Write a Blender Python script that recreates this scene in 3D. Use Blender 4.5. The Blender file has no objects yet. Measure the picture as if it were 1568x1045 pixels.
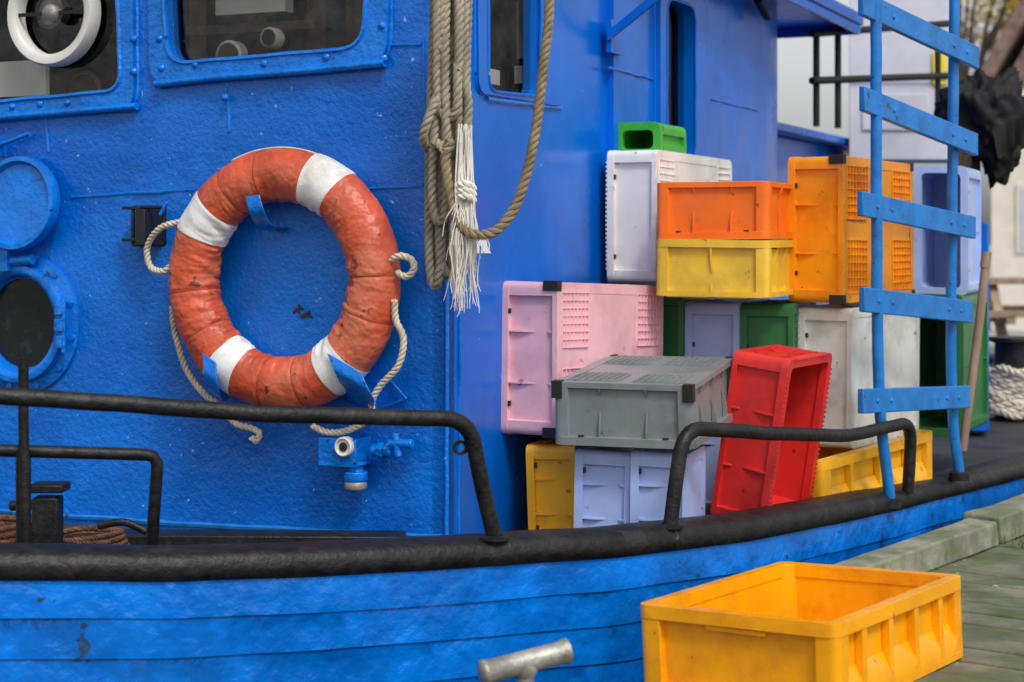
import bpy, bmesh, math, random
from mathutils import Vector, Matrix, noise
from mathutils.geometry import tessellate_polygon
random.seed(7)
E=1.09; F=2700.0
UP=Vector((0,0,1))
def V(*a): return Vector(a)
def P(px,py,Y): return Vector(((px-784)/F*Y, Y, E+(370-py)/F*Y))
# ---- surveyed frame of the wheelhouse
C0=Vector((-.1925,5.25,E))
v=Vector((-.9135,.4067,0)); u=Vector((.4067,.9135,0))
nF=Vector((-.4067,-.9135,0)); nS=Vector((.9135,-.4067,0))
CAM=Vector((0,0,E))
def hit(px,py,o,n):
    d=Vector(((px-784)/F,1,(370-py)/F)); return CAM+d*((o-CAM).dot(n)/d.dot(n))
def fw(px,py,off=0): return hit(px,py,C0+nF*off,nF)
def sw(px,py,off=0): return hit(px,py,C0+nS*off,nS)
DECK=E-.93

# ---------------- materials
def mat(name,color,rough=.5,metal=0,var=.12,vscale=5,bump=.15,bscale=60,bdist=.004,dirt=None,damt=.4,dscale=4,dcut=.55,dirt2=None,d2cut=.7,d2scale=30,rand=0,stretch=(1,1,1),big=0,bigscale=3,spec=None,dirt3=None,d3cut=.7,d3scale=8):
    m=bpy.data.materials.new(name); m.use_nodes=True
    nt=m.node_tree; N=nt.nodes; L=nt.links
    b=N['Principled BSDF']; b.inputs['Roughness'].default_value=rough; b.inputs['Metallic'].default_value=metal
    if spec is not None: b.inputs['Specular IOR Level'].default_value=spec
    tc=N.new('ShaderNodeTexCoord'); mp=N.new('ShaderNodeMapping'); mp.inputs['Scale'].default_value=stretch
    L.new(tc.outputs['Object'],mp.inputs['Vector'])
    vec=mp.outputs[0]
    if rand:
        oi=N.new('ShaderNodeObjectInfo'); ad=N.new('ShaderNodeVectorMath'); ad.operation='MULTIPLY_ADD'
        L.new(oi.outputs['Random'],ad.inputs[0]); ad.inputs[1].default_value=(9,7,5); L.new(vec,ad.inputs[2]); vec=ad.outputs[0]
    def nz(s,det=3,ro=.6):
        n=N.new('ShaderNodeTexNoise'); n.inputs['Scale'].default_value=s; n.inputs['Detail'].default_value=det; n.inputs['Roughness'].default_value=ro
        L.new(vec,n.inputs['Vector']); return n.outputs['Fac']
    def ramp(f,a,c):
        r=N.new('ShaderNodeMapRange'); r.inputs[1].default_value=a; r.inputs[2].default_value=c; L.new(f,r.inputs[0]); return r.outputs[0]
    def mix(f,a,c):
        x=N.new('ShaderNodeMix'); x.data_type='RGBA'
        L.new(f,x.inputs[0])
        for i,q in ((6,a),(7,c)):
            if isinstance(q,(tuple,list)): x.inputs[i].default_value=(*q,1)
            else: L.new(q,x.inputs[i])
        return x.outputs[2]
    lo=tuple(c*(1-var) for c in color); hi=tuple(min(1,c*(1+var)) for c in color)
    col=mix(ramp(nz(vscale),.35,.65),lo,hi)
    if dirt:
        r=ramp(nz(dscale,6,.7),dcut,dcut+.15); mm=N.new('ShaderNodeMath'); mm.operation='MULTIPLY'; L.new(r,mm.inputs[0]); mm.inputs[1].default_value=damt
        col=mix(mm.outputs[0],col,dirt)
    if dirt2:
        col=mix(ramp(nz(d2scale,3,.5),d2cut,d2cut+.03),col,dirt2)
    if dirt3:
        col=mix(ramp(nz(d3scale,7,.72),d3cut,d3cut+.02),col,dirt3)
    L.new(col,b.inputs['Base Color'])
    rr=N.new('ShaderNodeMapRange'); rr.inputs[3].default_value=max(.03,rough-.12); rr.inputs[4].default_value=min(1,rough+.14); L.new(nz(vscale*2.3),rr.inputs[0]); L.new(rr.outputs[0],b.inputs['Roughness'])
    bp=N.new('ShaderNodeBump'); bp.inputs['Strength'].default_value=bump; bp.inputs['Distance'].default_value=bdist; L.new(nz(bscale,3),bp.inputs['Height'])
    if big:
        b2=N.new('ShaderNodeBump'); b2.inputs['Strength'].default_value=big; b2.inputs['Distance'].default_value=.02; L.new(nz(bigscale,2),b2.inputs['Height']); L.new(bp.outputs[0],b2.inputs['Normal']); L.new(b2.outputs[0],b.inputs['Normal'])
    else: L.new(bp.outputs[0],b.inputs['Normal'])
    return m
M={}
M['blue']=mat('blue_paint',(.0,.165,.70),.20,var=.14,vscale=2.2,bump=.7,bscale=60,bdist=.006,dirt=(.0,.10,.50),damt=.75,dscale=1.3,dcut=.45,dirt2=(.25,.48,.85),d2cut=.715,d2scale=48,big=.5,bigscale=5,spec=.5,dirt3=(.0,.06,.28),d3cut=.73,d3scale=9)
M['blueS']=mat('blue_paint_smooth',(.0,.135,.63),.24,var=.12,vscale=1.5,bump=.16,bscale=50,bdist=.004,dirt=(.0,.085,.44),damt=.7,dscale=1.0,dcut=.46,dirt2=(.2,.4,.75),d2cut=.75,d2scale=34,big=.45,bigscale=2.5,spec=.32)
M['blueD']=mat('blue_trim',(.0,.17,.67),.22,var=.18,vscale=8,bump=.8,bscale=45,bdist=.006,dirt2=(.01,.04,.13),d2cut=.70,d2scale=25,big=.3,bigscale=14,spec=.5)
M['hull']=mat('blue_hull_paint',(.0,.172,.68),.24,var=.22,vscale=5,bump=.8,bscale=24,bdist=.006,dirt=(.0,.095,.43),damt=.75,dscale=2.4,dcut=.46,dirt2=(.015,.06,.16),d2cut=.68,d2scale=13,big=.6,bigscale=9,spec=.5,dirt3=(.10,.30,.55),d3cut=.71,d3scale=7)
M['black']=mat('black_tar_paint',(.009,.009,.010),.48,var=.5,vscale=20,bump=.7,bscale=45,bdist=.006,dirt=(.04,.034,.03),damt=.6,dscale=9,dcut=.53,dirt2=(.10,.085,.075),d2cut=.735,d2scale=16,spec=.36)
M['deck']=mat('deck_dark',(.03,.028,.03),.7,var=.4,bump=.5,dirt=(.08,.05,.035),damt=.6)
M['dark']=mat('interior_dark',(.014,.012,.012),.8)
M['dglass']=mat('porthole_glass',(.01,.012,.012),.08,dirt=(.12,.13,.11),damt=.25,dscale=14)
M['brown']=mat('varnished_wood',(.10,.05,.028),.4)
M['cream']=mat('cream_enamel',(.70,.68,.64),.35,var=.06)
M['steel']=mat('worn_steel',(.36,.35,.32),.5,metal=.5,var=.25,vscale=14,bump=.5,bscale=90,dirt=(.16,.15,.12),damt=.6,dscale=12,dcut=.48)
M['rust']=mat('rusty_cable',(.13,.055,.03),.8,var=.5,vscale=30,bump=.8,bscale=120)
M['scar']=mat('paint_scar',(.02,.022,.03),.8,var=.5,vscale=30,bump=.8,bscale=120)
M['rope']=mat('grey_hemp_rope',(.33,.29,.215),.9,var=.3,vscale=14,bump=.6,bscale=260,bdist=.003,dirt=(.14,.13,.10),damt=.7,dscale=7,dcut=.5)
M['ropetan']=mat('tan_hemp_rope',(.25,.19,.11),.9,var=.3,vscale=14,bump=.6,bscale=260,bdist=.003)
M['fray']=mat('frayed_fibre',(.76,.73,.66),.9,var=.1,bump=.2)
M['rope2']=mat('cream_grab_line',(.62,.55,.42),.9,var=.2,vscale=20,bump=.4,bscale=260,bdist=.002)
M['white']=mat('white_tape',(.80,.80,.79),.45,var=.05,bump=.3,bscale=100,dirt=(.5,.42,.36),damt=.6,dscale=9,dcut=.5)
M['orangeb']=mat('orange_vinyl',(.58,.088,.036),.40,var=.22,vscale=7,bump=.35,bscale=160,bdist=.002,dirt=(.62,.19,.10),damt=.7,dscale=5,dcut=.47,dirt2=(.14,.03,.015),d2cut=.67,d2scale=20,big=.5,bigscale=20,dirt3=(.26,.055,.03),d3cut=.64,d3scale=6)
M['seam']=mat('vinyl_seam',(.34,.05,.022),.7,var=.3,vscale=30)
M['ladder']=mat('ladder_blue_paint',(.006,.17,.54),.36,var=.18,vscale=12,bump=.4,bscale=40,bdist=.004,dirt=(.05,.26,.60),damt=.5,dscale=9,dirt2=(.03,.05,.10),d2cut=.68,d2scale=30)
def plast(n,c,dirt=(.28,.2,.12),amt=.40,r=.32,sc=None):
    M[n]=mat(n+'_plastic',c,r,var=.09,vscale=4,bump=.15,bscale=60,bdist=.002,dirt=dirt,damt=amt,dscale=6,dcut=.49,dirt2=tuple(x*.4 for x in c),d2cut=.71,d2scale=24,rand=1,big=.35,bigscale=6,dirt3=sc or tuple(x*.6 for x in c),d3cut=.70,d3scale=11)
plast('pink',(.84,.47,.53),(.55,.27,.35)); plast('yellow',(.92,.45,.012),(.5,.24,.05)); plast('orange',(.95,.17,.008),(.65,.12,.03)); plast('amber',(.97,.33,.004),(.6,.18,.03))
plast('dullyellow',(.78,.50,.04),(.45,.26,.06)); plast('whitep',(.80,.79,.75),(.50,.49,.45),.6); plast('greyp',(.22,.25,.26),(.12,.12,.12)); plast('red',(.72,.030,.026),(.30,.02,.03))
plast('green',(.025,.16,.045),(.02,.06,.03)); plast('lime',(.06,.46,.04),(.03,.2,.03)); plast('lblue',(.38,.50,.86),(.32,.36,.5)); plast('dockyel',(.97,.39,.002),(.68,.22,.01),.55,.26)
M['blackp']=mat('black_handle_insert',(.015,.015,.015),.5)
M['dock']=mat('weathered_planks',(.16,.155,.11),.8,var=.3,vscale=5,bump=.8,bscale=30,bdist=.006,dirt=(.06,.10,.03),damt=.8,dscale=3,dcut=.45,dirt2=(.4,.38,.33),d2cut=.70,d2scale=18)
M['kerb']=mat('weathered_beam',(.24,.24,.18),.85,var=.3,vscale=7,bump=.9,bscale=24,bdist=.007,dirt=(.10,.14,.05),damt=.8,dscale=5,dcut=.48)
M['grass']=mat('grass_blades',(.12,.18,.035),.7,var=.4,vscale=20)
M['ground']=mat('gravel_ground',(.30,.29,.27),.95,var=.25,vscale=.8,bump=.6,bscale=9,bdist=.02,dirt=(.10,.13,.04),damt=.7,dscale=.3)
M['water']=mat('harbour_water',(.012,.022,.025),.08,var=.1,bump=.4,bscale=3,bdist=.05)
M['wallc']=mat('cream_render',(.74,.69,.60),.9,var=.06,bump=.2)
M['roof']=mat('roof_tiles',(.20,.13,.11),.85,var=.3,vscale=8,bump=.6,bscale=12,bdist=.03)
M['leaf']=mat('autumn_leaves',(.34,.26,.03),.7,var=.6,vscale=1.2,bump=0,dirt=(.55,.36,.03),damt=.9,dscale=.9,dcut=.45)
M['leafg']=mat('green_leaves',(.10,.15,.03),.7,var=.4,vscale=2)
M['bark']=mat('bark',(.08,.06,.045),.9,bump=.8,bscale=20)
M['tarp']=mat('black_tarpaulin',(.010,.010,.012),.7,var=.4,bump=.3,bscale=60,bdist=.004,spec=.3)
M['locker']=mat('pale_grey_paint',(.56,.56,.64),.5,var=.06)
M['label']=mat('yellow_label',(.80,.62,.02),.5)
M['wood']=mat('grey_wood',(.28,.20,.14),.7,var=.3,vscale=12,stretch=(1,1,.2))
def glass():
    m=bpy.data.materials.new('window_glass'); m.use_nodes=True; nt=m.node_tree; nt.nodes.clear()
    o=nt.nodes.new('ShaderNodeOutputMaterial'); t=nt.nodes.new('ShaderNodeBsdfTransparent'); t.inputs[0].default_value=(.75,.74,.70,1)
    g=nt.nodes.new('ShaderNodeBsdfGlossy'); g.inputs['Roughness'].default_value=.03
    x=nt.nodes.new('ShaderNodeMixShader')
    tc=nt.nodes.new('ShaderNodeTexCoord'); n=nt.nodes.new('ShaderNodeTexNoise'); n.inputs['Scale'].default_value=7; n.inputs['Detail'].default_value=8; n.inputs['Roughness'].default_value=.75
    r=nt.nodes.new('ShaderNodeMapRange'); r.inputs[1].default_value=.35; r.inputs[2].default_value=.8; r.inputs[3].default_value=.02; r.inputs[4].default_value=.11
    nt.links.new(tc.outputs['Object'],n.inputs['Vector']); nt.links.new(n.outputs['Fac'],r.inputs[0])
    nt.links.new(r.outputs[0],x.inputs[0]); nt.links.new(t.outputs[0],x.inputs[1]); nt.links.new(g.outputs[0],x.inputs[2]); nt.links.new(x.outputs[0],o.inputs[0]); return m
M['glass']=glass()

# ---------------- mesh helpers
class MB:
    def __init__(s): s.bm=bmesh.new(); s.mats=[]
    def mi(s,m):
        if m not in s.mats: s.mats.append(m)
        return s.mats.index(m)
    def face(s,vs,m,smooth=False):
        try: f=s.bm.faces.new(vs)
        except ValueError: return
        f.material_index=s.mi(m); f.smooth=smooth
    def vs(s,pts): return [s.bm.verts.new(p) for p in pts]
    def hexa(s,o,x,y,z,m):
        a=s.vs([o,o+x,o+x+y,o+y,o+z,o+x+z,o+x+y+z,o+y+z])
        for q in ((0,3,2,1),(4,5,6,7),(0,1,5,4),(1,2,6,5),(2,3,7,6),(3,0,4,7)): s.face([a[i] for i in q],m)
    def box(s,lo,hi,m):
        lo=Vector(lo);hi=Vector(hi);d=hi-lo
        s.hexa(lo,V(d.x,0,0),V(0,d.y,0),V(0,0,d.z),m)
    def panel(s,outer,holes,vec,m):
        loops=[outer]+holes; tris=tessellate_polygon(loops)
        A=[];B=[];la=[]
        for l in loops:
            a=s.vs(l); b=s.vs([p+vec for p in l]); A+=a;B+=b; la.append((a,b))
        for t in tris:
            s.face([A[i] for i in t],m); s.face([B[i] for i in reversed(t)],m)
        for a,b in la:
            n=len(a)
            for i in range(n): s.face([a[i],a[(i+1)%n],b[(i+1)%n],b[i]],m)
    def sweep(s,pts,r,m,n=10,closed=False,cap=True,rf=None):
        k=len(pts); fr=frames(pts,closed); rings=[]
        for i,(p,(t,a,b)) in enumerate(zip(pts,fr)):
            rr=rf(i/(k-1))*r if rf else r
            rings.append(s.vs([p+(a*math.cos(2*math.pi*j/n)+b*math.sin(2*math.pi*j/n))*rr for j in range(n)]))
        for i in range(k if closed else k-1):
            A=rings[i];B=rings[(i+1)%k]
            for j in range(n): s.face([A[j],A[(j+1)%n],B[(j+1)%n],B[j]],m,True)
        if cap and not closed: s.face(rings[0][::-1],m); s.face(rings[-1],m)
    def lathe(s,c,ax,prof,m,n=40):
        ax=ax.normalized(); a=ax.orthogonal().normalized(); b=ax.cross(a); R=[]
        for r,h in prof: R.append(s.vs([c+ax*h+(a*math.cos(2*math.pi*j/n)+b*math.sin(2*math.pi*j/n))*max(r,1e-4) for j in range(n)]))
        for A,B in zip(R,R[1:]):
            for j in range(n): s.face([A[j],A[(j+1)%n],B[(j+1)%n],B[j]],m,True)
    def strip(s,path,profs,m,closedp=False,smooth=False):
        R=[s.vs([p+o*a+UP*b for a,b in profs]) for p,o in path]; n=len(profs)
        for A,B in zip(R,R[1:]):
            for j in range(n if closedp else n-1): s.face([A[j],A[(j+1)%n],B[(j+1)%n],B[j]],m,smooth)
    def rope(s,pts,R,m,pitch=.06,n=6):
        p=resample(pts,pitch/9); fr=frames(p,False)
        for k in range(3):
            q=[]
            for i,(x,(t,a,b)) in enumerate(zip(p,fr)):
                g=2*math.pi*(i/9+k/3); q.append(x+(a*math.cos(g)+b*math.sin(g))*R*.52)
            s.sweep(q,R*.56,m,n)
    def done(s,name,parent=None,bevel=0,mw=None,seg=2,sharp=True,recalc=True):
        if recalc: bmesh.ops.recalc_face_normals(s.bm,faces=s.bm.faces)
        me=bpy.data.meshes.new(name); s.bm.to_mesh(me); s.bm.free()
        for m in s.mats: me.materials.append(M[m])
        ob=bpy.data.objects.new(name,me); bpy.context.collection.objects.link(ob)
        if mw: ob.matrix_world=mw
        if parent: ob.parent=parent
        if sharp:
            try: me.set_sharp_from_angle(angle=math.radians(50))
            except Exception: pass
        if bevel:
            b=ob.modifiers.new('bevel','BEVEL'); b.width=bevel; b.segments=seg; b.limit_method='ANGLE'; b.angle_limit=math.radians(40); b.harden_normals=False
        return ob
def frames(pts,closed):
    k=len(pts); T=[]
    for i in range(k):
        if closed: d=pts[(i+1)%k]-pts[i-1]
        else: d=pts[min(i+1,k-1)]-pts[max(i-1,0)]
        T.append(d.normalized() if d.length>1e-9 else V(0,0,1))
    a=T[0].orthogonal().normalized(); out=[]
    for t in T:
        a=(a-t*a.dot(t)); a=a.normalized() if a.length>1e-6 else t.orthogonal().normalized()
        out.append((t,a,t.cross(a)))
    return out
def smooth(pts,n=8,closed=False):
    out=[];k=len(pts)
    for i in range(k if closed else k-1):
        if closed: p0,p1,p2,p3=pts[i-1],pts[i],pts[(i+1)%k],pts[(i+2)%k]
        else: p0,p1,p2,p3=pts[max(i-1,0)],pts[i],pts[i+1],pts[min(i+2,k-1)]
        for j in range(n):
            t=j/n; out.append(.5*((2*p1)+(p2-p0)*t+(2*p0-5*p1+4*p2-p3)*t*t+(3*p1-p0-3*p2+p3)*t**3))
    if not closed: out.append(pts[-1].copy())
    return out
def resample(pts,ds):
    out=[pts[0].copy()]; acc=0
    for a,b in zip(pts,pts[1:]):
        l=(b-a).length
        if l<1e-9: continue
        t=ds-acc
        while t<=l: out.append(a.lerp(b,t/l)); t+=ds
        acc=l-(t-ds)
    return out
def rpoly(c,r,n=6):
    out=[];k=len(c)
    for i in range(k):
        p=c[i];a=(c[i-1]-p);b=(c[(i+1)%k]-p)
        A=p+a.normalized()*min(r,a.length*.45);B=p+b.normalized()*min(r,b.length*.45)
        for j in range(n+1):
            t=j/n; out.append(A*(1-t)**2+p*2*t*(1-t)+B*t*t)
    return out
def empty(name):
    e=bpy.data.objects.new(name,None); bpy.context.collection.objects.link(e); return e
def arc_path(corners,r,n=8):
    out=[corners[0]]
    for i in range(1,len(corners)-1):
        p=corners[i];a=corners[i-1]-p;b=corners[i+1]-p
        A=p+a.normalized()*min(r,a.length*.48);B=p+b.normalized()*min(r,b.length*.48)
        for j in range(n+1):
            t=j/n; out.append(A*(1-t)**2+p*2*t*(1-t)+B*t*t)
    out.append(corners[-1]); return out
def wob(pts,a=.0025): return [p+V(noise.noise(p*9),noise.noise(p*9+V(5,0,0)),noise.noise(p*9+V(0,7,0)))*a for p in pts]

# ================= BOAT
boat=empty('fishing_boat')
G=[P(-900,800,4.0),P(-450,838,4.02),P(0,848,4.15),P(350,848,4.32),P(700,833,4.6),P(1000,812,4.98),P(1270,774,5.7),P(1568,708,7.4),P(1730,668,9.2),V(3.75,11.5,E-.95),V(3.6,13.5,E-.85),V(2.6,15.2,E-.75),V(.5,15.8,E-.7)]
g=smooth(G,30); gp=[]
for i,p in enumerate(g):
    t=(g[min(i+1,len(g)-1)]-g[max(i-1,0)]); t.z=0; t.normalize(); q=p+UP*noise.noise(p*4)*.004; gp.append((q,t.cross(UP)))
b=MB(); b.strip(gp,[(.004,.005),(.020,-.010),(.026,-.034),(.02,-.058),(.0,-.070),(-.115,-.066),(-.12,-.002),(-.10,.008),(-.05,.011)],'black',True,True)
b.done('cap_rail',boat,sharp=True)
b=MB(); prof=[]; z=-.05; vs_=[]
for i in range(9):
    o=.010-.006*i; h=(.105,.095,.105,.098,.10)[i%5]
    vs_+=[(o,z-.0015,i),(o+.0006,z-h*.5,i),(o-.0004,z-h+.0015,i),(o-.0045,z-h,i)]
    z-=h
R=[]
for k,(p,o) in enumerate(gp):
    ring=[]
    for (a,zz,i) in vs_:
        q=p+UP*zz; w=noise.noise(V(q.x*1.5+i*7,q.y*1.5,i*3.3))*.0035
        wa=noise.noise(q*5+V(i,0,0))*.002
        ring.append(q+o*(a+wa)+UP*w)
    R.append(b.vs(ring))
for A,B in zip(R,R[1:]):
    for j in range(len(vs_)-1): b.face([A[j],A[j+1],B[j+1],B[j]],'hull',True)
b.done('hull_planking',boat,sharp=True)
b=MB(); b.strip(gp,[(-.11,-.05),(-.11,-.32)],'black')
inn=[p-o*.1 for p,o in gp]
poly=[V(p.x,p.y,DECK) for p in inn[::6]]+[V(-2.5,14,DECK),V(-3.5,9,DECK)]
b.panel(poly,[],V(0,0,-.03),'deck')
b.sweep(smooth([P(1500,640,10.6),P(1535,650,9.8),P(1558,668,9.2),P(1580,690,8.6)],8),.05,'black',10)
b.done('deck',boat)

def pf(s,z,off=0): return V(C0.x,C0.y,0)+v*s+UP*z+nF*off
def ps(t,z,off=0): return V(C0.x,C0.y,0)+u*t+UP*z+nS*off
TOP=E+1.3
w1=rpoly([fw(-160,172),fw(192,140),fw(180,-140),fw(-170,-120)],.07)
w2=rpoly([fw(262,100),fw(562,74),fw(572,-150),fw(250,-150)],.08)
ph_c=fw(36,495); rp=.150
php=[ph_c+(v*math.cos(a)+UP*math.sin(a))*rp for a in [2*math.pi*i/32 for i in range(32)]]
b=MB()
b.panel([pf(-.0,DECK-.05),pf(3.4,DECK-.05),pf(3.4,TOP),pf(0,TOP)],[w1,w2,php],-nF*.05,'blue')
b.done('front_wall',boat)
b=MB()
def frame(inner,outer,mt,off=.022,bead=.008):
    vec=(nF if mt[1]=='F' else nS)
    b.panel([p+vec*.001 for p in outer],[[p+vec*.001 for p in inner]],vec*off,mt[0])
    b.sweep(wob(resample(outer+[outer[0]],.02)),bead,mt[0],6)
    b.sweep(wob([p+vec*off for p in resample(inner+[inner[0]],.02)]),bead,mt[0],6)
o1=rpoly([fw(-200,205),fw(211,166),fw(208,-160),fw(-210,-160)],.06)
o2=rpoly([fw(236,130),fw(597,96),fw(604,-190),fw(228,-190)],.07)
frame(w1,o1,('blueD','F')); frame(w2,o2,('blueD','F'))
b.sweep(wob([fw(238+35.2*i,128-3.1*i,.018) for i in range(11)],.004),.014,'blueD',8)
b.sweep([fw(-100,188,.018),fw(210,163,.018)],.013,'blueD',8)
def bead(f,pts,r=.005,m='blueD'):
    b.sweep(wob(resample([f(x,y,.001) for x,y in pts],.02),.004),r,m,6)
bead(fw,[(110,303),(300,291)]); bead(fw,[(480,292),(650,285)],.004); bead(fw,[(346,135),(352,205)],.006); bead(fw,[(70,178),(75,240)],.005)
bead(fw,[(600,70),(648,68)],.004); bead(fw,[(0,783),(240,800),(640,821),(680,822)],.009,'ladder'); bead(fw,[(235,0),(240,128)],.007)
bead(fw,[(648,60),(655,440)],.004)
bead(sw,[(745,152),(858,166)],.01); bead(sw,[(704,480),(702,830)],.005)
for px,py in [(62,160),(104,158),(20,164),(300,100),(405,98),(500,88),(585,40),(588,90),(245,60),(248,105),(205,60),(205,110),(345,150)]:
    p=fw(px,py,.02); b.lathe(p,nF,[(.013,0),(.012,.006),(.006,.010),(0,.011)],'blueD',12)
b.done('front_window_frames',boat)
b=MB(); b.sweep(wob([pf(0.002,DECK+.1*i) for i in range(24)],.003),.007,'blue',10); b.done('corner_weld',boat)
T1=1.319
w3=rpoly([sw(743,140),sw(822,149),sw(824,-160),sw(741,-160)],.05)
o3=rpoly([sw(728,143),sw(857,164),sw(862,-200),sw(724,-200)],.05)
b=MB(); b.panel([ps(0,DECK-.05),ps(T1+.05,DECK-.05),ps(T1+.05,TOP),ps(0,TOP)],[w3],-nS*.05,'blueS')
b.done('side_wall',boat)
b=MB(); frame(w3,o3,('blueS','S'),.012,.006); b.done('side_window_frame',boat)
w4=rpoly([sw(1012,242,.03),sw(1056,250,.03),sw(1056,12,.03),sw(1012,-4,.03)],.08)
o4=rpoly([sw(1002,262,.03),sw(1078,272,.03),sw(1078,-8,.03),sw(1002,-24,.03)],.10)
T2=3.35; ZR=E+1.14
b=MB(); b.panel([ps(T1,DECK-.05,.03),ps(T2,DECK-.05,.03),ps(T2,ZR,.03),ps(T1,ZR,.03)],[w4],-nS*.05,'blueS')
arc=[(T2+.93*math.sin(a),.03-.6*(1-math.cos(a))) for a in [math.pi/2*i/16 for i in range(17)]]
for (t0,f0),(t1,f1) in zip(arc,arc[1:]):
    A=b.vs([ps(t0,DECK,f0),ps(t1,DECK,f1),ps(t1,ZR,f1),ps(t0,ZR,f0)]); b.face(A,'blueS',True)
bmesh.ops.remove_doubles(b.bm,verts=b.bm.verts,dist=1e-5)
b.hexa(ps(T2+.93,DECK,-.57),nS*-.03,-nS*1.4,UP*(ZR-DECK),'blueS')
b.done('casing_wall',boat)
b=MB(); frame(w4,o4,('blueS','S'),.025,.006)
bead(lambda x,y,o:sw(x,y,.031),[(932,104),(1000,122)],.006,'blueS'); bead(lambda x,y,o:sw(x,y,.031),[(1080,150),(1160,170)],.005,'blueS')
b.hexa(sw(930,48,.04),nS*.28+UP*.2,u*.02,UP*-.035,'blueS'); b.hexa(sw(928,30,.03),nS*.02,u*.12,UP*-.12,'blueS')
b.sweep([sw(1160,0,.1),sw(1175,26,.1)],.02,'black',8)
b.done('casing_trim',boat)
b=MB(); b.hexa(ps(-.25,TOP,.12),u*1.7,-nS*3.6,UP*.07,'blueS')
b.hexa(ps(1.45,ZR,.22),u*3.1,-nS*2.2,UP*.06,'blueS'); b.hexa(ps(1.45,ZR-.05,.21),u*3.08,-nS*.02,UP*.05,'blueS'); b.hexa(ps(4.51,ZR-.05,.2),u*.02,-nS*2.1,UP*.05,'blueS')
b.done('roof',boat,bevel=.008)
b=MB(); b.hexa(ps(T2+.4,DECK,-.28),u*3.7,-nS*1.6,UP*(E+.58-DECK),'blueS'); b.hexa(ps(T2+.3,E+.58,-.18),u*3.9,-nS*1.8,UP*.05,'blueS')
b.hexa(P(1470,340,8.4)*1,V(.13,-.03,0),V(.15,.6,0),UP*-1.0,'blueS')
b.done('aft_house',boat,bevel=.01)
b=MB()
for w,n in ((w1,nF),(w2,nF),(w3,nS),(w4,nS)):
    b.face(b.vs([p-n*.025 for p in w]),'glass')
b.done('window_glass',boat,recalc=False)
b=MB()
b.hexa(pf(.08,E-.5,-1.28),v*3.3,nF*-.04,UP*1.9,'dark'); b.hexa(pf(.1,E-.02,-.12),v*3.1,-nF*.45,UP*.02,'brown')
b.hexa(pf(3.3,E-.9,-.06),nF*-1.2,v*.03,UP*2.2,'dark'); b.hexa(pf(.1,E-.9,-.06),v*3.2,nF*-1.2,UP*.02,'dark')
for px,py,r,m in [(412,58,.035,'cream'),(350,85,.05,'cream'),(75,18,.06,'steel'),(130,140,.07,'brown')]:
    p=fw(px,py,-.2); b.lathe(p,nF,[(r,-.04),(r,0),(r*.8,.008),(r*.75,0),(0,0)],m,24)
b.hexa(fw(-20,150,-.07),-v*.25,UP*.12,-nF*.02,'cream'); b.hexa(fw(330,24,-.25),-v*.27,UP*.05,-nF*.05,'cream'); b.hexa(fw(285,55,-.3),-v*.5,UP*.03,-nF*.05,'brown')
for px in (290,380,470,530): b.hexa(fw(px,95,-.5),-v*.07,UP*.55,-nF*.05,'brown')
b.lathe(fw(412,58,-.19),nF,[(.026,.003),(0,.004)],'dark',20); b.lathe(fw(350,85,-.19),nF,[(.04,.003),(0,.004)],'brown',20)
b.hexa(ps(T1+.1,E-.6,-.13),u*1.98,-nS*.03,UP*1.7,'dark'); b.hexa(ps(T1+.06,E-.9,-.06),u*.03,-nS*2.6,UP*2.15,'dark'); b.hexa(ps(.75,E,-.4),u*.02,-nS*.03,UP*.9,'brown')  # near-black sheet added close behind casing window, its colour stands in for interior shade
b.hexa(sw(1018,200,-.09),u*.05,nS*.02,UP*.5,'brown')
b.hexa(sw(748,128,-.12),u*.09,-nS*.02,UP*.05,'cream'); b.hexa(sw(800,128,-.1),u*.03,-nS*.03,UP*.06,'cream'); b.hexa(sw(803,90,-.12),u*.05,-nS*.03,UP*.4,'steel'); b.hexa(sw(752,60,-.3),u*.2,-nS*.02,UP*.4,'brown')
b.done('wheelhouse_interior',boat)
b=MB(); c=fw(86,22,.0)
b.lathe(c,nF,[(.135,-.01),(.135,.03),(.148,.042),(.168,.042),(.175,.03),(.175,-.01)],'cream',56)
b.lathe(c,nF,[(.03,.01),(.03,.035),(.02,.045),(0,.046)],'steel',24); b.hexa(c-v*.14+UP*-.006+nF*.02,v*.28,UP*.012,nF*.006,'dark')
b.done('clear_view_screen',boat)
b=MB(); b.lathe(ph_c,nF,[(.235,0),(.235,.012),(.20,.02),(.195,.045),(.178,.05),(.165,.045),(.155,.02),(.15,-.03)],'blueD',56)
b.lathe(ph_c,nF,[(.152,-.01),(0,-.01)],'dglass',40)
for i in range(12):
    a=2*math.pi*i/12+.2; b.lathe(ph_c+(v*math.cos(a)+UP*math.sin(a))*.216,nF,[(.012,.01),(.012,.022),(.0,.024)],'blueD',8)
for dz in (-.055,0,.055):
    b.sweep([ph_c-v*.19+UP*(dz-.02)+nF*.05,ph_c-v*.19+UP*(dz+.02)+nF*.05],.02,'blueD',12)
b.sweep([ph_c-v*.205+UP*-.09+nF*.05,ph_c-v*.205+UP*.09+nF*.05],.008,'blueD',8)
dc=fw(28,312,.06); ax=(nF*.97+UP*.12).normalized()
b.lathe(dc,ax,[(.155,-.02),(.16,.0),(.155,.02),(.14,.022),(.13,.004),(0,.0)],'blueD',48); b.lathe(dc,ax,[(.155,-.02),(0,-.02)],'blueD',48)
b.hexa(fw(5,415,.03),-v*.05,UP*.09,nF*.04,'blueD'); b.sweep([fw(0,402,.05),fw(50,398,.05)],.016,'blueD',10)
b.hexa(fw(2,240,.0),-v*.02,UP*.06,nF*.05,'blueD'); b.sweep([fw(0,222,.03),fw(45,205,.03)],.008,'blueD',8)
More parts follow.
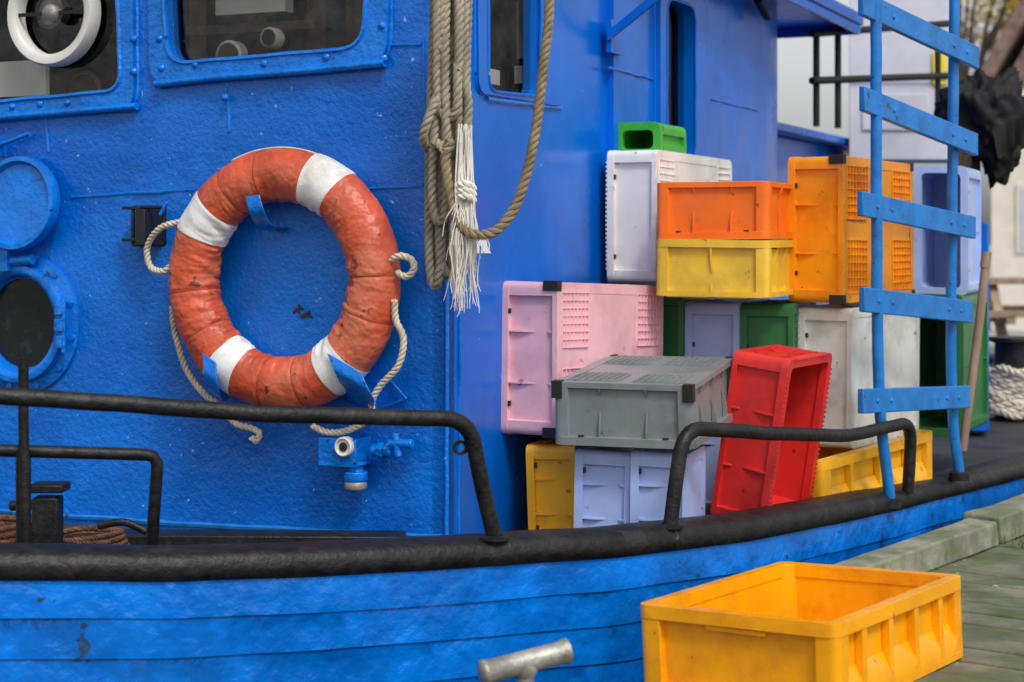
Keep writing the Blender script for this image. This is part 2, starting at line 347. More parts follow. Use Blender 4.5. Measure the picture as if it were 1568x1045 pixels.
b.done('portholes',boat)
def rail(pts,r,fr=.07):
    b=MB(); b.sweep(wob(resample(arc_path(pts,fr),.02),.0016),r,'black',12); return b
b=rail([P(-500,580,3.95),P(-100,600,4.12),P(150,616,4.22),P(400,634,4.36),P(718,642,4.6),P(738,745,4.63),P(757,822,4.66)],.0215)
b.lathe(P(705,686,4.62),V(.3,-1,0),[(.012,-.006),(.02,-.006),(.02,.006),(.012,.006),(.012,-.006)],'black',20)
b.sweep([P(-200,560,4.25),P(-195,850,4.25)],.017,'black')
b.sweep(resample(arc_path([P(-300,683,4.4),P(0,690,4.45),P(242,697,4.55),P(232,845,4.58)],.03),.02),.016,'black',10)
b.sweep([P(36,548,4.42),P(36,640,4.42),P(40,850,4.42)],.013,'black',10)
b.sweep([P(36,690,4.44),P(36,850,4.44)],.019,'black',10)
b.lathe(P(757,826,4.66),UP,[(.04,0),(.04,.008),(.024,.012)],'black',20)
b.done('fore_railing',boat)
b=rail([P(1026,806,5.04),P(1046,655,5.06),P(1180,664,5.38),P(1300,668,5.78),P(1396,646,6.18),P(1390,760,6.2)],.0215,.09)
b.lathe(P(1026,808,5.04),UP,[(.04,0),(.04,.008),(.024,.012)],'black',20)
b.done('side_railing',boat)
b=MB()
for a,c in (((1243,52,9.1),(1460,36,10.3)),((1243,124,9.1),(1460,116,10.3))):
    b.sweep([P(*a),P(*c)],.02,'black',8)
for px,Y in ((1250,9.2),(1283,9.35),(1436,10.2)): b.sweep([P(px,50,Y),V((px-784)/F*Y,Y,E+.6)],.018,'black',8)
b.done('aft_railing',boat)
b=MB(); b.hexa(P(48,860,4.75),V(.07,0,0),V(0,.07,0),UP*.17,'black'); b.hexa(P(42,756,4.74),V(.095,0,0),V(0,.09,0),UP*.022,'black')
b.sweep([P(15,775,4.85),P(95,770,4.85)],.014,'black'); b.hexa(P(100,838,5.2),V(1.0,-.03,0),V(0,.12,0),UP*.035,'black')
b.sweep(smooth([P(150,806,5.0),P(190,800,5.0),P(225,815,5.0)],6),.012,'black',8)
b.done('mooring_bitt',boat,bevel=.004)
b=MB()
for q in (((204,318),(252,318)),((204,375),(252,375)),((204,318),(204,375)),((252,318),(252,375))):
    b.sweep([fw(*q[0],.08),fw(*q[1],.08)],.007,'black',6)
b.hexa(fw(236,376,.0),v*-.035,UP*.115,nF*.10,'blackp'); b.hexa(fw(212,370,.0),v*-.07,UP*.01,nF*.09,'blackp'); b.hexa(fw(212,322,.0),v*-.07,UP*.01,nF*.09,'blackp')
b.sweep([fw(245,330,.1),fw(256,310,.1)],.006,'blueD'); b.done('lamp_bracket',boat,bevel=.002)
b=MB(); b.hexa(fw(512,708,.0),v*-.13,UP*.085,nF*.10,'blueD'); c=fw(529,684,.10)
b.lathe(c,nF,[(.03,-.01),(.03,.016),(.024,.02),(.022,.012),(0,.012)],'cream',28); b.lathe(c,nF,[(.014,.014),(.012,.018),(0,.018)],'dark',20)
c=fw(545,706,.06); b.lathe(c,-UP,[(.034,0),(.034,.012),(.024,.014),(.024,.03),(.036,.032),(.036,.058),(.030,.064),(0,.064)],'blueD',24)
b.lathe(c-UP*.062,-UP,[(.032,0),(.034,.006),(.034,.02),(.028,.026),(0,.026)],'steel',24)
b.sweep([fw(590,690,.05),fw(600,678,.05),fw(632,680,.05)],.014,'blueD',10); b.sweep([fw(570,690,.04),fw(600,690,.04)],.02,'blueD',12)
b.lathe(fw(585,690,.04),v,[(.026,-.012),(.026,.012),(0,.012)],'blueD',6); b.sweep([fw(605,664,.05),fw(610,700,.05)],.012,'blueD',10)
b.done('deck_lamp',boat,bevel=.003)

# ================= LIFEBUOY
def lifebuoy():
    R=.318;r=.083; c=fw(432,428,.095)
    mw=Matrix(((-v.x,0,nF.x,c.x),(-v.y,0,nF.y,c.y),(0,1,0,c.z),(0,0,0,1)))
    b=MB(); NA=420;NB=40
    bands=[(146,9.5),(62,9.5),(237,8.5),(309,8.5)]; seams=[101,2,187,262,212,341,122,284]
    rings=[]
    dd=lambda d,q:min(abs(d-q),360-abs(d-q))
    for i in range(NA):
        A=2*math.pi*i/NA; d=math.degrees(A)
        s=0; fold=0
        for q in seams:
            x=dd(d,q); s+=math.exp(-(x/.7)**2)*.0028; fold+=math.exp(-(x/6)**2)
        ring=[]
        band=any(dd(d,q)<w for q,w in bands)
        for j in range(NB):
            Bq=2*math.pi*j/NB
            n=noise.noise(V(math.cos(A)*4,math.sin(A)*4,0)+V(math.cos(Bq),math.sin(Bq),0)*.9)
            wr=noise.noise(V(A*11+math.sin(Bq)*1.5,math.cos(Bq)*1.1,math.sin(Bq)*1.1))
            wr2=1-abs(noise.noise(V(A*15+math.sin(Bq*2)*.7,math.cos(Bq)*.9+4,math.sin(Bq)*.9)))*3
            wr3=1-abs(noise.noise(V(A*26+7+math.cos(Bq),math.cos(Bq)*1.6+9,math.sin(Bq)*1.6)))*3
            inner=max(0,-math.cos(Bq))
            rr=r*(1+.05*n)+wr*.005*(.35+inner)-max(0,wr2)*.003*(.25+inner+.3*fold)-max(0,wr3)*.0016*(.3+fold)-s+(.0025 if band else 0)
            ring.append(V((R+rr*math.cos(Bq))*math.cos(A),(R+rr*math.cos(Bq))*math.sin(A),rr*.9*math.sin(Bq)))
        rings.append(b.vs(ring))
    for i in range(NA):
        d=math.degrees(2*math.pi*(i+.5)/NA); band=any(dd(d,q)<w for q,w in bands); sm=any(dd(d,q)<.43 for q in seams)
        for j in range(NB): b.face([rings[i][j],rings[(i+1)%NA][j],rings[(i+1)%NA][(j+1)%NB],rings[i][(j+1)%NB]],'white' if band else ('seam' if sm else 'orangeb'),True)
    b.sweep([V((R+.082)*math.cos(a),(R+.082)*math.sin(a),.018) for a in [math.radians(70+k*1.5) for k in range(31)]],.0035,'rope2',5)
    def q(px,py,o): return mw.inverted()@fw(px,py,o)
    lines=[[(276,340,.12),(245,350,.12),(226,378,.1),(230,408,.1),(250,416,.12),(264,405,.12)],
           [(264,470,.12),(268,510,.1),(285,565,.08),(312,603,.08),(332,618,.08),(360,648,.07),(385,656,.06),(397,664,.06),(392,676,.06),(384,668,.07)],
           [(598,400,.12),(612,392,.13),(630,398,.12),(634,412,.12),(622,424,.12),(606,416,.12)],
           [(604,460,.12),(606,490,.11),(618,520,.1),(610,560,.1),(585,588,.1),(570,612,.1),(566,640,.09),(530,660,.08),(500,662,.08),(478,652,.08)]]
    for l in lines: b.rope(smooth([q(*p) for p in l],8),.0105,'rope2',pitch=.05)
    return b.done('lifebuoy',None,mw=mw,sharp=False)
lifebuoy()
b=MB()
def strap(pts,w,t=.006,widv=None):
    pts=smooth(pts,6); fr=frames(pts,False)
    A=[];B=[];C=[];D=[]
    for p,(tt,_,_) in zip(pts,fr):
        n=tt.cross(widv).normalized()
        A.append(p-widv*w/2);B.append(p+widv*w/2);C.append(p+widv*w/2+n*t);D.append(p-widv*w/2+n*t)
    R=[b.vs([a,bb,c,d]) for a,bb,c,d in zip(A,B,C,D)]
    for X,Yy in zip(R,R[1:]):
        for j in range(4): b.face([X[j],X[(j+1)%4],Yy[(j+1)%4],Yy[j]],'blueD',False)
    b.face(R[0],'blueD'); b.face(R[-1],'blueD')
r2=(-v)
strap([fw(432,352,.0),fw(420,352,.06),fw(404,346,.14),fw(393,325,.19),fw(386,300,.19)],.05,widv=(r2*.96+UP*.1).normalized())
strap([fw(345,600,.0),fw(335,607,.08),fw(326,600,.15),fw(322,580,.19),fw(320,548,.185)],.055,widv=(r2*.85-UP*.5).normalized())
strap([fw(545,622,.0),fw(545,612,.08),fw(545,600,.15),fw(538,584,.19),fw(527,556,.185)],.13,widv=(r2*.87-UP*.42).normalized())
b.sweep([fw(575,585,.02),fw(600,585,.02),fw(622,610,.02),fw(585,625,.02)],.006,'blueD',6)
b.done('lifebuoy_brackets',boat,bevel=.002)
b=MB()
for cx,cy,rr,nn in ((458,474,9,.3),(470,482,8,2.1),(464,486,4,4)):
    pts=[]
    for i in range(40):
        a=2*math.pi*i/40; k=rr*(.65+.7*noise.noise(V(math.cos(a)*2.2+nn*5,math.sin(a)*2.2,nn))+.3*noise.noise(V(math.cos(a)*6,math.sin(a)*6,nn)))
        pts.append(fw(cx+k*math.cos(a)*1.3,cy+k*math.sin(a),.0012+nn*.0001))
    b.panel(pts,[],nF*.0004,'scar')
b.done('paint_scar',boat)

# ================= ROPES
b=MB()
Y0=5.07
def R3(pts,Rr=.0135,m='rope',pitch=.065): b.rope(smooth([P(*p) for p in pts],10),Rr,m,pitch)
for a,c,bot,top,dy in [(660,672,438,-60,.0),(668,690,425,-60,.03),(676,706,420,-70,-.02),(700,716,300,-60,.02),(664,682,340,-60,-.045),(690,712,240,-60,-.03),(672,700,180,-60,-.06)]:
    j=lambda:random.uniform(-4,4)
    R3([(a+8,top,Y0+dy),(a+j()+4,80,Y0+dy),(a+j(),bot-180,Y0+dy),(a-3,bot-60,Y0+dy),(a,bot-14,Y0+dy),((a+c)/2,bot,Y0+dy),(c,bot-16,Y0+dy-.02),(c+2+j(),bot-80,Y0+dy-.02),(c+j(),100,Y0+dy-.02),(c+3,top,Y0+dy)])
R3([(668,150,5.0),(655,185,4.98),(648,210,5.0),(656,228,5.04),(672,220,5.0),(682,232,4.97),(694,215,4.98)])
R3([(690,215,4.97),(682,245,4.97),(690,300,4.96),(705,345,4.95),(730,360,4.93),(762,352,4.92),(790,315,4.92),(808,260,4.93),(822,190,4.95),(832,100,4.98),(840,30,5.0),(843,-80,5.02)],.0145,'ropetan')
for k in range(3): R3([(700,286+k*9,4.96),(712,282+k*9,4.93),(726,290+k*9,4.96)],.012,'fray',.05)
b.done('mooring_rope')
b=MB()
for k in range(120):
    x0=random.uniform(702,722); x1=x0+random.uniform(-16,12); y1=random.uniform(340,486)
    if random.random()<.25: x1+=random.uniform(-16,10)
    yy=5.0+random.uniform(-.05,.0)
    b.sweep(smooth([P(x0,random.uniform(190,300),yy),P(x0+random.uniform(-6,6),300,yy-.01),P((x0+x1)/2+random.uniform(-10,10),(300+y1)/2,yy-.01),P(x1,y1-20,yy),P(x1+random.uniform(-6,6),y1,yy)],6),.0025,'fray',5,rf=lambda k:1-.6*k)
for k in range(14):
    x0=random.uniform(738,746); b.sweep(smooth([P(x0,362,4.92),P(x0+random.uniform(-8,6),375,4.92),P(x0+random.uniform(-9,8),388,4.92)],4),.002,'fray',4)
b.done('frayed_rope_end')

# ================= CRATES
def crate_mesh(A,B,C,m,grid=True,inserts=False,nl=3,ns=2,fat=False,teeth=False):
    b=MB(); t=.007; ins=.016 if not fat else .024
    rh=.026 if not fat else .034; rw=.030 if not fat else .034
    b.box((ins,ins,.002),(A-ins,B-ins,.011),m)
    b.box((ins,ins,.004),(A-ins,ins+t,C-.004),m); b.box((ins,B-ins-t,.0045),(A-ins,B-ins,C-.0045),m)
    b.box((ins+.0005,ins+.0005,.005),(ins+t,B-ins-.0005,C-.005),m); b.box((A-ins-t,ins+.0006,.005),(A-ins-.0005,B-ins-.0006,C-.005),m)
    def ring(z0,z1,o,w,r=.032):
        out=rpoly([V(o,o,z0),V(A-o,o,z0),V(A-o,B-o,z0),V(o,B-o,z0)],r,6); i=o+w
        inn=rpoly([V(i,i,z0),V(A-i,i,z0),V(A-i,B-i,z0),V(i,B-i,z0)],r*.7,6)
        b.panel(out,[inn],V(0,0,z1-z0),m)
    ring(C-rh,C,0,rw); ring(0,.018,.002,.034)
    pw=.046 if not fat else .06
    for x,y,sx,sy in ((0,0,1,1),(A,0,-1,1),(A,B,-1,-1),(0,B,1,-1)):
        q=[V(x+sx*.0025,y+sy*.0025,.002),V(x+sx*pw,y+sy*.0025,.002),V(x+sx*(pw+.004),y+sy*(ins+.003),.002),V(x+sx*(ins+.003),y+sy*(pw+.004),.002),V(x+sx*.0025,y+sy*pw,.002)]
        a0=q[0]; c1=a0+V(sx*.024,0,0);c2=a0+V(0,sy*.024,0)
        fil=[c2*(1-k/5)**2+a0*2*(k/5)*(1-k/5)+c1*(k/5)**2 for k in range(6)]
        poly=fil+[q[1],q[2],q[3],q[4]]
        if sx*sy<0: poly=poly[::-1]
        b.panel(poly,[],V(0,0,C-.005),m)
    def rib(fn,w):
        pts=[fn(0,C*.42,-w),fn(1,C-rh-.03,-w),fn(1,C-rh+.004,-w),fn(0,C-rh+.004,-w)]
        d=fn(0,0,w)-fn(0,0,-w); b.panel(pts,[],d,m)
        pts=[fn(0,.045,-w),fn(.9,.024,-w),fn(.9,.012,-w),fn(0,.012,-w)]
        b.panel(pts,[],d,m)
    dd=ins-.003
    for k in range(1,nl+1):
        x=A*k/(nl+1); w=.003
        for y,s in ((ins,-1),(B-ins,1)):
            if fat and y==ins:
                w2=.012
                pts=[V(x-w2,y,.012),V(x-w2,y+s*dd,.014),V(x-w2,y+s*dd,C*.42),V(x-w2,y+s*dd,C-rh+.003),V(x-w2,y,C-rh+.003)]
                b.panel(pts,[],V(2*w2,0,0),m)
                xa=x-A/(nl+1)+w2
                b.panel([V(xa,y,C*.45),V(xa,y+s*dd,C*.25),V(xa,y+s*dd,.012),V(xa,y,.012)],[],V(A/(nl+1)-2*w2,0,0),m)
            else: rib(lambda o,z,ww,x=x,y=y,s=s:V(x+ww,y+s*dd*o,z),w)
    if fat:
        xa=A*nl/(nl+1)+.012; b.panel([V(xa,ins,C*.45),V(xa,ins-dd,C*.25),V(xa,ins-dd,.012),V(xa,ins,.012)],[],V(A/(nl+1)-.05,0,0),m)
        for yy in (B*.39,B*.59):
            b.panel([V(ins,yy,C-.055),V(.001,yy,C-rh+.002),V(ins,yy,C-rh+.002)],[],V(0,.006,0),m)
        b.box((.0035,B*.36,C-rh-.010),(ins+.001,B*.65,C-rh+.001),m)
    for k in range(1,ns+1):
        y=B*k/(ns+1); w=.003
        for x,s in ((ins,-1),(A-ins,1)): rib(lambda o,z,ww,x=x,y=y,s=s:V(x+s*dd*o,y+ww,z),w)
    if not fat:
        for k in (.2,.8):
            for y0,s in ((0,-1),(B,1)): b.box((A*k-.008,y0-.0006 if s<0 else y0-.012,C-rh-.006),(A*k+.008,y0+.012 if s<0 else y0+.0006,C-rh-.0005),'blackp')
    if teeth:
        n=int(A/.016)
        for i in range(3,n-2):
            for y0 in (.001,B-.007): b.box((i*.016,y0,C-.003),(i*.016+.008,y0+.006,C+.0045),m)
        n=int(B/.016)
        for i in range(3,n-2):
            for x0 in (.001,A-.007): b.box((x0,i*.016,C-.003),(x0+.006,i*.016+.008,C+.0045),m)
    if grid:
        n=7; cs=min(A,B)*.36/n
        for cx,cy in ((.035,.035),(A-.035-n*cs,.035),(.035,B-.035-n*cs),(A-.035-n*cs,B-.035-n*cs)):
            for i in range(n+1):
                b.box((cx+i*cs-.0018,cy,-.0035),(cx+i*cs+.0018,cy+n*cs,.004),m)
                b.box((cx,cy+i*cs-.0018,-.0030),(cx+n*cs,cy+i*cs+.0018,.004),m)
    if inserts:
        for x in (-.002,A-.030):
            for y in (-.002,B-.026):
                b.box((x,y,-.003),(x+.032,y+.028,.05),'blackp')
    sd=random.uniform(0,50)
    for vt in b.bm.verts:
        p=vt.co; n=V(noise.noise(p*2.5+V(sd,0,0)),noise.noise(p*2.5+V(0,sd,0)),noise.noise(p*2.5+V(0,0,sd))); vt.co=p+n*.007
    return b
def crate(m,nt,yaw,R,Lf,H,op,pitch=0,roll=0,bev=.004,**kw):
    y=math.radians(yaw); a=V(math.sin(y),math.cos(y),0); bb=V(-math.cos(y),math.sin(y),0); NT=P(*nt); O=NT-UP*H
    opt={'right':(a,UP,-bb,R,H,Lf,O+bb*Lf),'left':(UP,a,bb,H,R,Lf,O),'up':(a,bb,UP,R,Lf,H,O),'down':(bb,a,-UP,Lf,R,H,O+UP*H),'front':(UP,bb,-a,H,Lf,R,O+a*R),'back':(bb,UP,a,Lf,H,R,O)}
    x,yv,z,A,B,C,o=opt[op]
    mw=Matrix(((x.x,yv.x,z.x,o.x),(x.y,yv.y,z.y,o.y),(x.z,yv.z,z.z,o.z),(0,0,0,1)))
    rot=Matrix.Rotation(math.radians(-pitch),4,bb)@Matrix.Rotation(math.radians(roll),4,a)
    mw=Matrix.Translation(O)@rot@Matrix.Translation(-O)@mw
    return crate_mesh(A,B,C,m,**kw).done('fish_crate',None,bevel=bev,mw=mw,seg=3)
crate('pink',(851,431,5.5),30,.78,.205,.485,'left',pitch=-2,inserts=True,nl=2,ns=2)
crate('whitep',(1004,229,6.28),24,.94,.185,.48,'left',nl=0,ns=0,bev=.008,teeth=True)
crate('lime',(1012,186,6.42),24,.3,.18,.13,'front',nl=0,ns=1,grid=False)
crate('orange',(1180,277,5.88),21,.60,.40,.195,'down',nl=2,ns=2,roll=-.6)
crate('dullyellow',(1178,368,5.87),21,.60,.40,.192,'up',nl=3,ns=1,roll=.6)
crate('amber',(1290,238,6.12),33,.70,.205,.515,'left',inserts=True,nl=2,ns=2)
crate('whitep',(1303,471,6.14),33,.68,.20,.50,'left',nl=0,ns=1,grid=False,bev=.008,teeth=True)
crate('yellow',(1260,708,5.92),41,.80,.38,.19,'up',pitch=3,grid=False,fat=True,nl=3,ns=1)
crate('lblue',(1483,254,7.05),22,.4,.215,.52,'front',grid=False,nl=1,ns=0)
crate('green',(1476,452,6.98),26,.5,.24,.56,'front',grid=False,nl=1,ns=0)
crate('green',(1215,464,6.16),20,.45,.195,.76,'left',nl=2,ns=3)
crate('lblue',(1129,462,6.2),20,.45,.19,.76,'left',nl=2,ns=3)
crate('green',(1045,448,6.25),20,.42,.12,.78,'left',nl=2,ns=3)
crate('greyp',(1063,590,5.18),20,.58,.435,.192,'down',pitch=4.5,inserts=True,nl=2,ns=3)
crate('red',(1170,548,5.58),30,.40,.19,.555,'right',roll=8.8,nl=2,ns=2,grid=False,teeth=True)
crate('yellow',(883,682,5.5),22,.5,.165,.33,'left',nl=2,ns=1,roll=-1.2)
crate('lblue',(961,692,5.32),20,.5,.175,.32,'left',nl=2,ns=2,roll=1.5)
crate('lblue',(1052,695,5.24),20,.22,.18,.31,'left',nl=2,ns=2,grid=False,roll=.8)
crate('dockyel',(1287,957,4.03),36.5,.75,.54,.2125,'up',nl=4,ns=0,fat=True,grid=False,bev=.006,roll=-2.2)

# ================= LADDER
lad=empty('boarding_ladder'); b=MB()
left=[P(1363,768,6.07),P(1346,600,6.02),P(1342,300,6.0),P(1341,-120,5.98)]
right=[P(1469,727,6.58),P(1457,600,6.55),P(1458,300,6.52),P(1464,-160,6.5)]
for pl in (left,right):
    b.sweep(wob(resample(smooth(pl,6),.05),.002),.020,'ladder',10)
    b.lathe(pl[0]+V(0,0,.0),UP,[(.038,-.02),(.038,.008),(.022,.012)],'black',16)
b.done('stiles',lad); b=MB()
for (x0,y0,x1,y1) in [(1322,-15,1500,72),(1324,132,1498,205),(1321,293,1495,332),(1324,440,1490,461),(1322,596,1486,591)]:
    A=P(x0,y0,5.90);B=P(x1,y1,6.58); d=B-A; n=d.cross(UP).normalized()
    if n.y>0: n=-n
    b.hexa(A,d,UP*-.083,n*-.022,'ladder')
    for k in (.12,.24,.76,.88): b.lathe(A+d*k+UP*-.042,n,[(.009,0),(.008,.005),(0,.006)],'ladder',8)
b.done('rungs',lad,bevel=.008)

# ================= aft things
b=MB(); bmesh.ops.create_icosphere(b.bm,subdivisions=5,radius=1)
c=P(1512,182,8.2)
for vt in b.bm.verts:
    p=vt.co.copy(); th=math.atan2(p.y,p.x)
    n=noise.noise(p*1.8)*.4+ abs(noise.noise(V(p.x*5,p.y*5,p.z*1.6)))*.45-.12 + math.sin(th*9+p.z*3+noise.noise(p*3)*3)*.05*(1-abs(p.z)*.5)
    q=p*(1+n); vt.co=c+V(q.x*.20,q.y*.15,q.z*.18+.05*abs(q.x)-(.10 if q.z<-.3 and q.x>0 else 0))
for f in b.bm.faces: f.smooth=True
b.mats=['tarp']; b.sweep([P(1494,230,8.2),P(1492,620,8.2)],.022,'black'); b.sweep([P(1540,225,8.2),P(1534,270,8.2)],.014,'black')
b.done('tarpaulin_bundle',sharp=False)
b=MB(); b.sweep([P(1511,388,6.8),P(1500,490,6.8),P(1474,690,6.8)],.017,'wood',10); b.sweep([P(1511,386,6.8),P(1508,410,6.8)],.02,'wood',10); b.done('boat_hook')
b=MB(); hp=[]
for i in range(420):
    a=i*.17; k=i/420; rr=.15+.014*math.sin(i*.35); hp.append(P(1556,640,9.2)+V(math.cos(a)*rr,math.sin(a)*rr,.02+k*.25+.012*math.sin(i*.9)))
b.rope(smooth(hp,2),.021,'rope2',.1,6); b.lathe(V(P(1556,640,9.2).x,9.2,DECK),UP,[(.11,0),(.11,.4),(.14,.41),(.14,.43),(0,.43)],'black',24)
b.done('rope_coil_bollard')
b=MB(); b.hexa(P(1300,245,10.6),V(.62,-.0,0),V(.1,.5,0),UP*1.17,'locker'); b.hexa(P(1428,130,10.58),V(.085,0,0),V(0,.01,0),UP*.2,'label')
b.hexa(P(1300,122,10.57),V(.62,0,0),V(0,.01,0),UP*.015,'locker'); b.hexa(P(1320,200,10.585),V(.4,0,0),V(0,.01,0),UP*.22,'locker')
b.done('deck_locker',bevel=.01)
b=MB(); hp=[]
for i in range(330):
    a=i*.2; hp.append(P(-10,852,4.9)+V(math.cos(a)*(.13-i*.0001),math.sin(a)*.13,i*.00028+.006*math.sin(i*.31)))
b.rope(hp,.0085,'rust',.03,5)
hp=[P(135,850,5.15)+V(math.cos(i*.2)*(.12-i*.0001),math.sin(i*.2)*.1,i*.00025+.006*math.sin(i*.31)) for i in range(260)]
b.rope(hp,.0085,'rust',.03,5); b.done('wire_coil')

# ================= DOCK
K0=V(.986,5.47,0); kd=V(.588,.809,0); kr=V(.809,-.588,0)
def K(t,w,z=0): return K0+kd*t+kr*w+UP*z
dock=empty('wooden_dock'); b=MB(); t=-2.6
while t<11:
    w=.135+random.uniform(-.004,.004); s=.17 if t<-.3 else .015
    z=random.uniform(-.004,.003); s+=random.uniform(-.012,.012)
    b.hexa(K(t,s,-.05+z),kd*w,kr*3.2+kd*random.uniform(-.004,.004),UP*.05,'dock'); t+=w+random.uniform(.007,.013)
b.done('planks',dock,bevel=.006)
b=MB()
def beam(t0,t1,w0,ww,h,z0=.002):
    n=int((t1-t0)/.06)+1; R=[]
    for i in range(n+1):
        t=t0+(t1-t0)*i/n; j=[noise.noise(V(t*4,k*3.1,w0*9))*.006 for k in range(4)]
        R.append(b.vs([K(t,w0+j[0],z0),K(t,w0+ww+j[1],z0),K(t,w0+ww+j[2]-.004,z0+h+j[3]),K(t,w0+j[0]+.004,z0+h+j[1])]))
    for A,B in zip(R,R[1:]):
        for j in range(4): b.face([A[j],A[(j+1)%4],B[(j+1)%4],B[j]],'kerb')
    b.face(R[0],'kerb'); b.face(R[-1],'kerb')
beam(-.28,1.12,0,.12,.088); beam(1.15,7.1,-.03,.15,.10); b.hexa(K(-2.6,.2,-.3),kd*13,kr*.12,UP*.24,'kerb')
for t in (-2,0,2,4,6,8): b.lathe(K(t,.26,-1.6),UP,[(.1,0),(.1,1.5)],'kerb',16)
b.done('edge_beams',dock,bevel=.008,seg=3)
b=MB(); A=P(735,1032,3.9);B=P(872,996,3.98); d=(B-A).normalized(); c=(A+B)/2
b.lathe(A,d,[(0,0),(.024,.002),(.029,.008),(.029,.016),(.026,.02),(.026,(B-A).length-.02),(.029,(B-A).length-.014),(.029,(B-A).length-.004),(.02,(B-A).length),(0,(B-A).length)],'steel',28)
b.lathe(V(c.x,c.y,-.02),UP,[(.06,0),(.06,.02),(.02,.03),(.02,c.z+.01)],'steel',20); b.lathe(V(c.x,c.y,c.z-.035),UP,[(.02,0),(.03,.02),(.02,.05)],'steel',20)
b.done('mooring_cleat')
b=MB()
for k in range(1500):
    p=K(random.uniform(1.1,3.0),random.gauss(.25,.06),0); h=random.uniform(.015,.055); d=V(random.uniform(-1,1),random.uniform(-1,1),0)*.02
    w=V(random.uniform(-1,1),random.uniform(-1,1),0).normalized()*.002
    b.face(b.vs([p-w,p+w,p+d+UP*h]),'grass')
b.done('grass_tufts')
b=MB(); b.panel([K(-400,3.3,-.02),K(13,3.3,-.02),K(13,-60,-.02),K(13,-400,-.02),K(500,-400,-.02),K(500,500,-.02),K(-400,500,-.02)],[],V(0,0,-1.5),'ground'); b.done('ground')
b=MB(); b.face(b.vs([V(-600,-600,-.85),V(600,-600,-.85),V(600,900,-.85),V(-600,900,-.85)]),'water'); b.done('water')
# cottage, turned 18 degrees so that its gable faces the quay
h=empty('cream_cottage'); H0=V(5.98,22,0); hx=V(math.cos(math.radians(18)),-math.sin(math.radians(18)),0); hy=V(-hx.y,hx.x,0)
def HH(a,c,z): return H0+hx*a+hy*c+UP*z
b=MB(); b.hexa(HH(0,0,-.02),hx*6,hy*9,UP*3.0,'wallc'); b.panel([HH(.06,.01,2.9),HH(5.94,.01,2.9),HH(3,.01,8.2)],[],hy*8.9,'roof'); b.done('walls',h)
b=MB(); b.hexa(HH(-.12,-.3,2.85),hx*3.12+UP*5.6,hy*9.6,hx*-.14+UP*.1,'roof'); b.hexa(HH(6.12,-.3,2.85),hx*-3.12+UP*5.6,hy*9.6,hx*.14+UP*.1,'roof'); b.done('roof',h)
b=MB(); b.hexa(HH(.30,-.03,.95),hx*1.0,hy*.04,UP*.85,'cream'); b.hexa(HH(.36,-.045,1.0),hx*.40,hy*.02,UP*.75,'locker'); b.hexa(HH(.82,-.045,1.0),hx*.40,hy*.02,UP*.75,'dark'); b.done('window',h)
b=MB(); X=P(1535,520,16).x
b.hexa(V(X-.3,16,.70),V(1.7,0,0),V(0,.7,0),UP*.05,'wood'); b.hexa(V(X-.3,15.5,.42),V(1.7,0,0),V(0,.28,0),UP*.05,'wood'); b.hexa(V(X-.3,16.9,.42),V(1.7,0,0),V(0,.28,0),UP*.05,'wood')
for dx in (0,1.2):
    b.hexa(V(X-.1+dx,15.55,0),V(.08,0,0),V(0,.1,0),V(0,.55,.70),'wood'); b.hexa(V(X-.1+dx,17.05,0),V(.08,0,0),V(0,.1,0),V(0,-.55,.70),'wood'); b.hexa(V(X-.1+dx,15.5,.36),V(.08,0,0),V(0,1.65,0),UP*.07,'wood')
b.done('picnic_bench')
tr=empty('autumn_tree'); b=MB(); TB=V(9.6,38,0)
b.sweep(smooth([TB,TB+V(.1,0,2),TB+V(-.1,0,4)],6),.22,'bark',10,rf=lambda k:1-.5*k)
cl=[]
for k in range(56):
    a=random.uniform(0,6.28); rr=random.uniform(.3,2.0); zz=random.uniform(3.4,8.6); c=TB+V(math.cos(a)*rr+1.9,math.sin(a)*rr,zz); cl.append(c)
    b.sweep(smooth([TB+V(0,0,random.uniform(1.8,4)),(TB+V(0,0,3.5)).lerp(c,.5)+V(0,0,.2),c],5),.07,'bark',6,rf=lambda k:1-.8*k)
b.done('trunk_and_limbs',tr); b=MB()
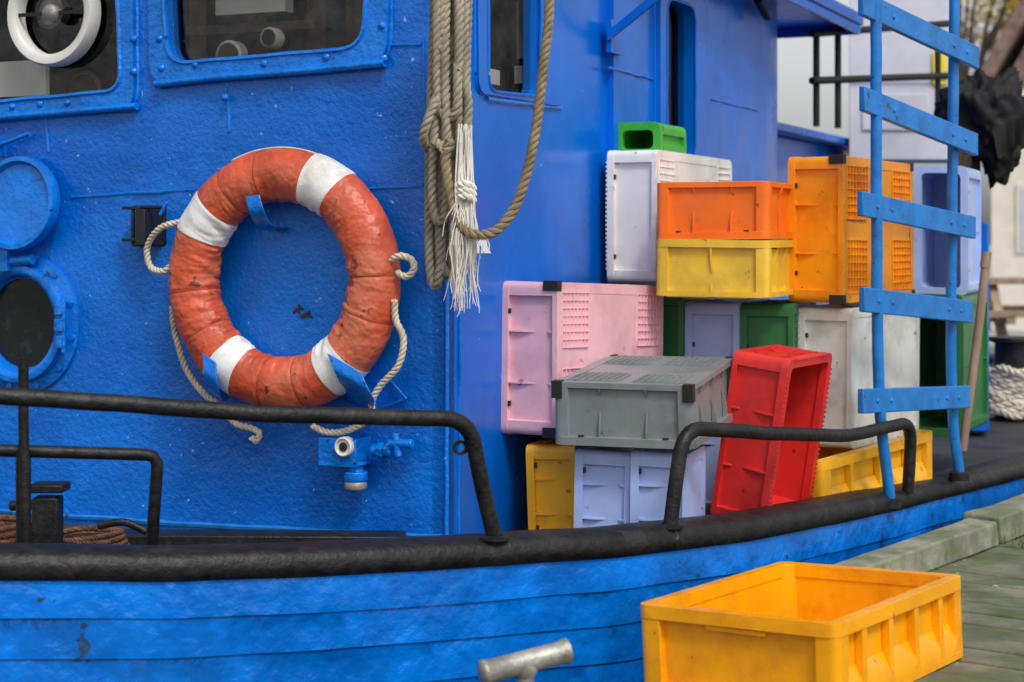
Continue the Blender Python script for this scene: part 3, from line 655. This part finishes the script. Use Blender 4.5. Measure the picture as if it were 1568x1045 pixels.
for c in cl:
    mm='leafg' if random.random()<.35 else 'leaf'
    for k in range(300):
        p=c+V(random.gauss(0,.42),random.gauss(0,.42),random.gauss(0,.34)); x=V(random.uniform(-1,1),random.uniform(-1,1),random.uniform(-1,1)).normalized(); y=x.orthogonal().normalized()
        s=random.uniform(.04,.09); b.face(b.vs([p-x*s,p+y*s*.6,p+x*s,p-y*s*.6]),mm)
b.done('foliage',tr)

# ================= LIGHT / CAMERA
sc=bpy.context.scene
W=bpy.data.worlds.new('World'); sc.world=W; W.use_nodes=True; nt=W.node_tree
bg=nt.nodes['Background']; sky=nt.nodes.new('ShaderNodeTexSky'); sky.sky_type='NISHITA'; sky.sun_disc=False
EL=52; AZ=154
sky.sun_elevation=math.radians(EL); sky.sun_rotation=math.radians(AZ); sky.dust_density=3; sky.air_density=1.0; sky.ozone_density=1
hs=nt.nodes.new('ShaderNodeHueSaturation'); hs.inputs['Saturation'].default_value=.12; hs.inputs['Value'].default_value=1.2; nt.links.new(sky.outputs[0],hs.inputs['Color']); nt.links.new(hs.outputs[0],bg.inputs[0]); bg.inputs[1].default_value=.14
sd=bpy.data.lights.new('sun','SUN'); sd.energy=1.5; sd.angle=math.radians(12); sd.color=(1,.97,.92); so=bpy.data.objects.new('sun',sd); bpy.context.collection.objects.link(so)
dirv=V(math.sin(math.radians(AZ))*math.cos(math.radians(EL)),math.cos(math.radians(AZ))*math.cos(math.radians(EL)),math.sin(math.radians(EL)))
so.rotation_euler=dirv.to_track_quat('Z','Y').to_euler()
cd=bpy.data.cameras.new('camera'); co=bpy.data.objects.new('camera',cd); bpy.context.collection.objects.link(co)
co.location=CAM; co.rotation_euler=(math.radians(90),0,0); cd.lens=62; cd.sensor_width=36; cd.shift_y=-.0973; cd.clip_end=2000; cd.clip_start=.05
cd.dof.use_dof=True; cd.dof.focus_distance=5.3; cd.dof.aperture_fstop=3.2
sc.camera=co
sc.view_settings.view_transform='Standard'; sc.view_settings.look='None'; sc.view_settings.exposure=0
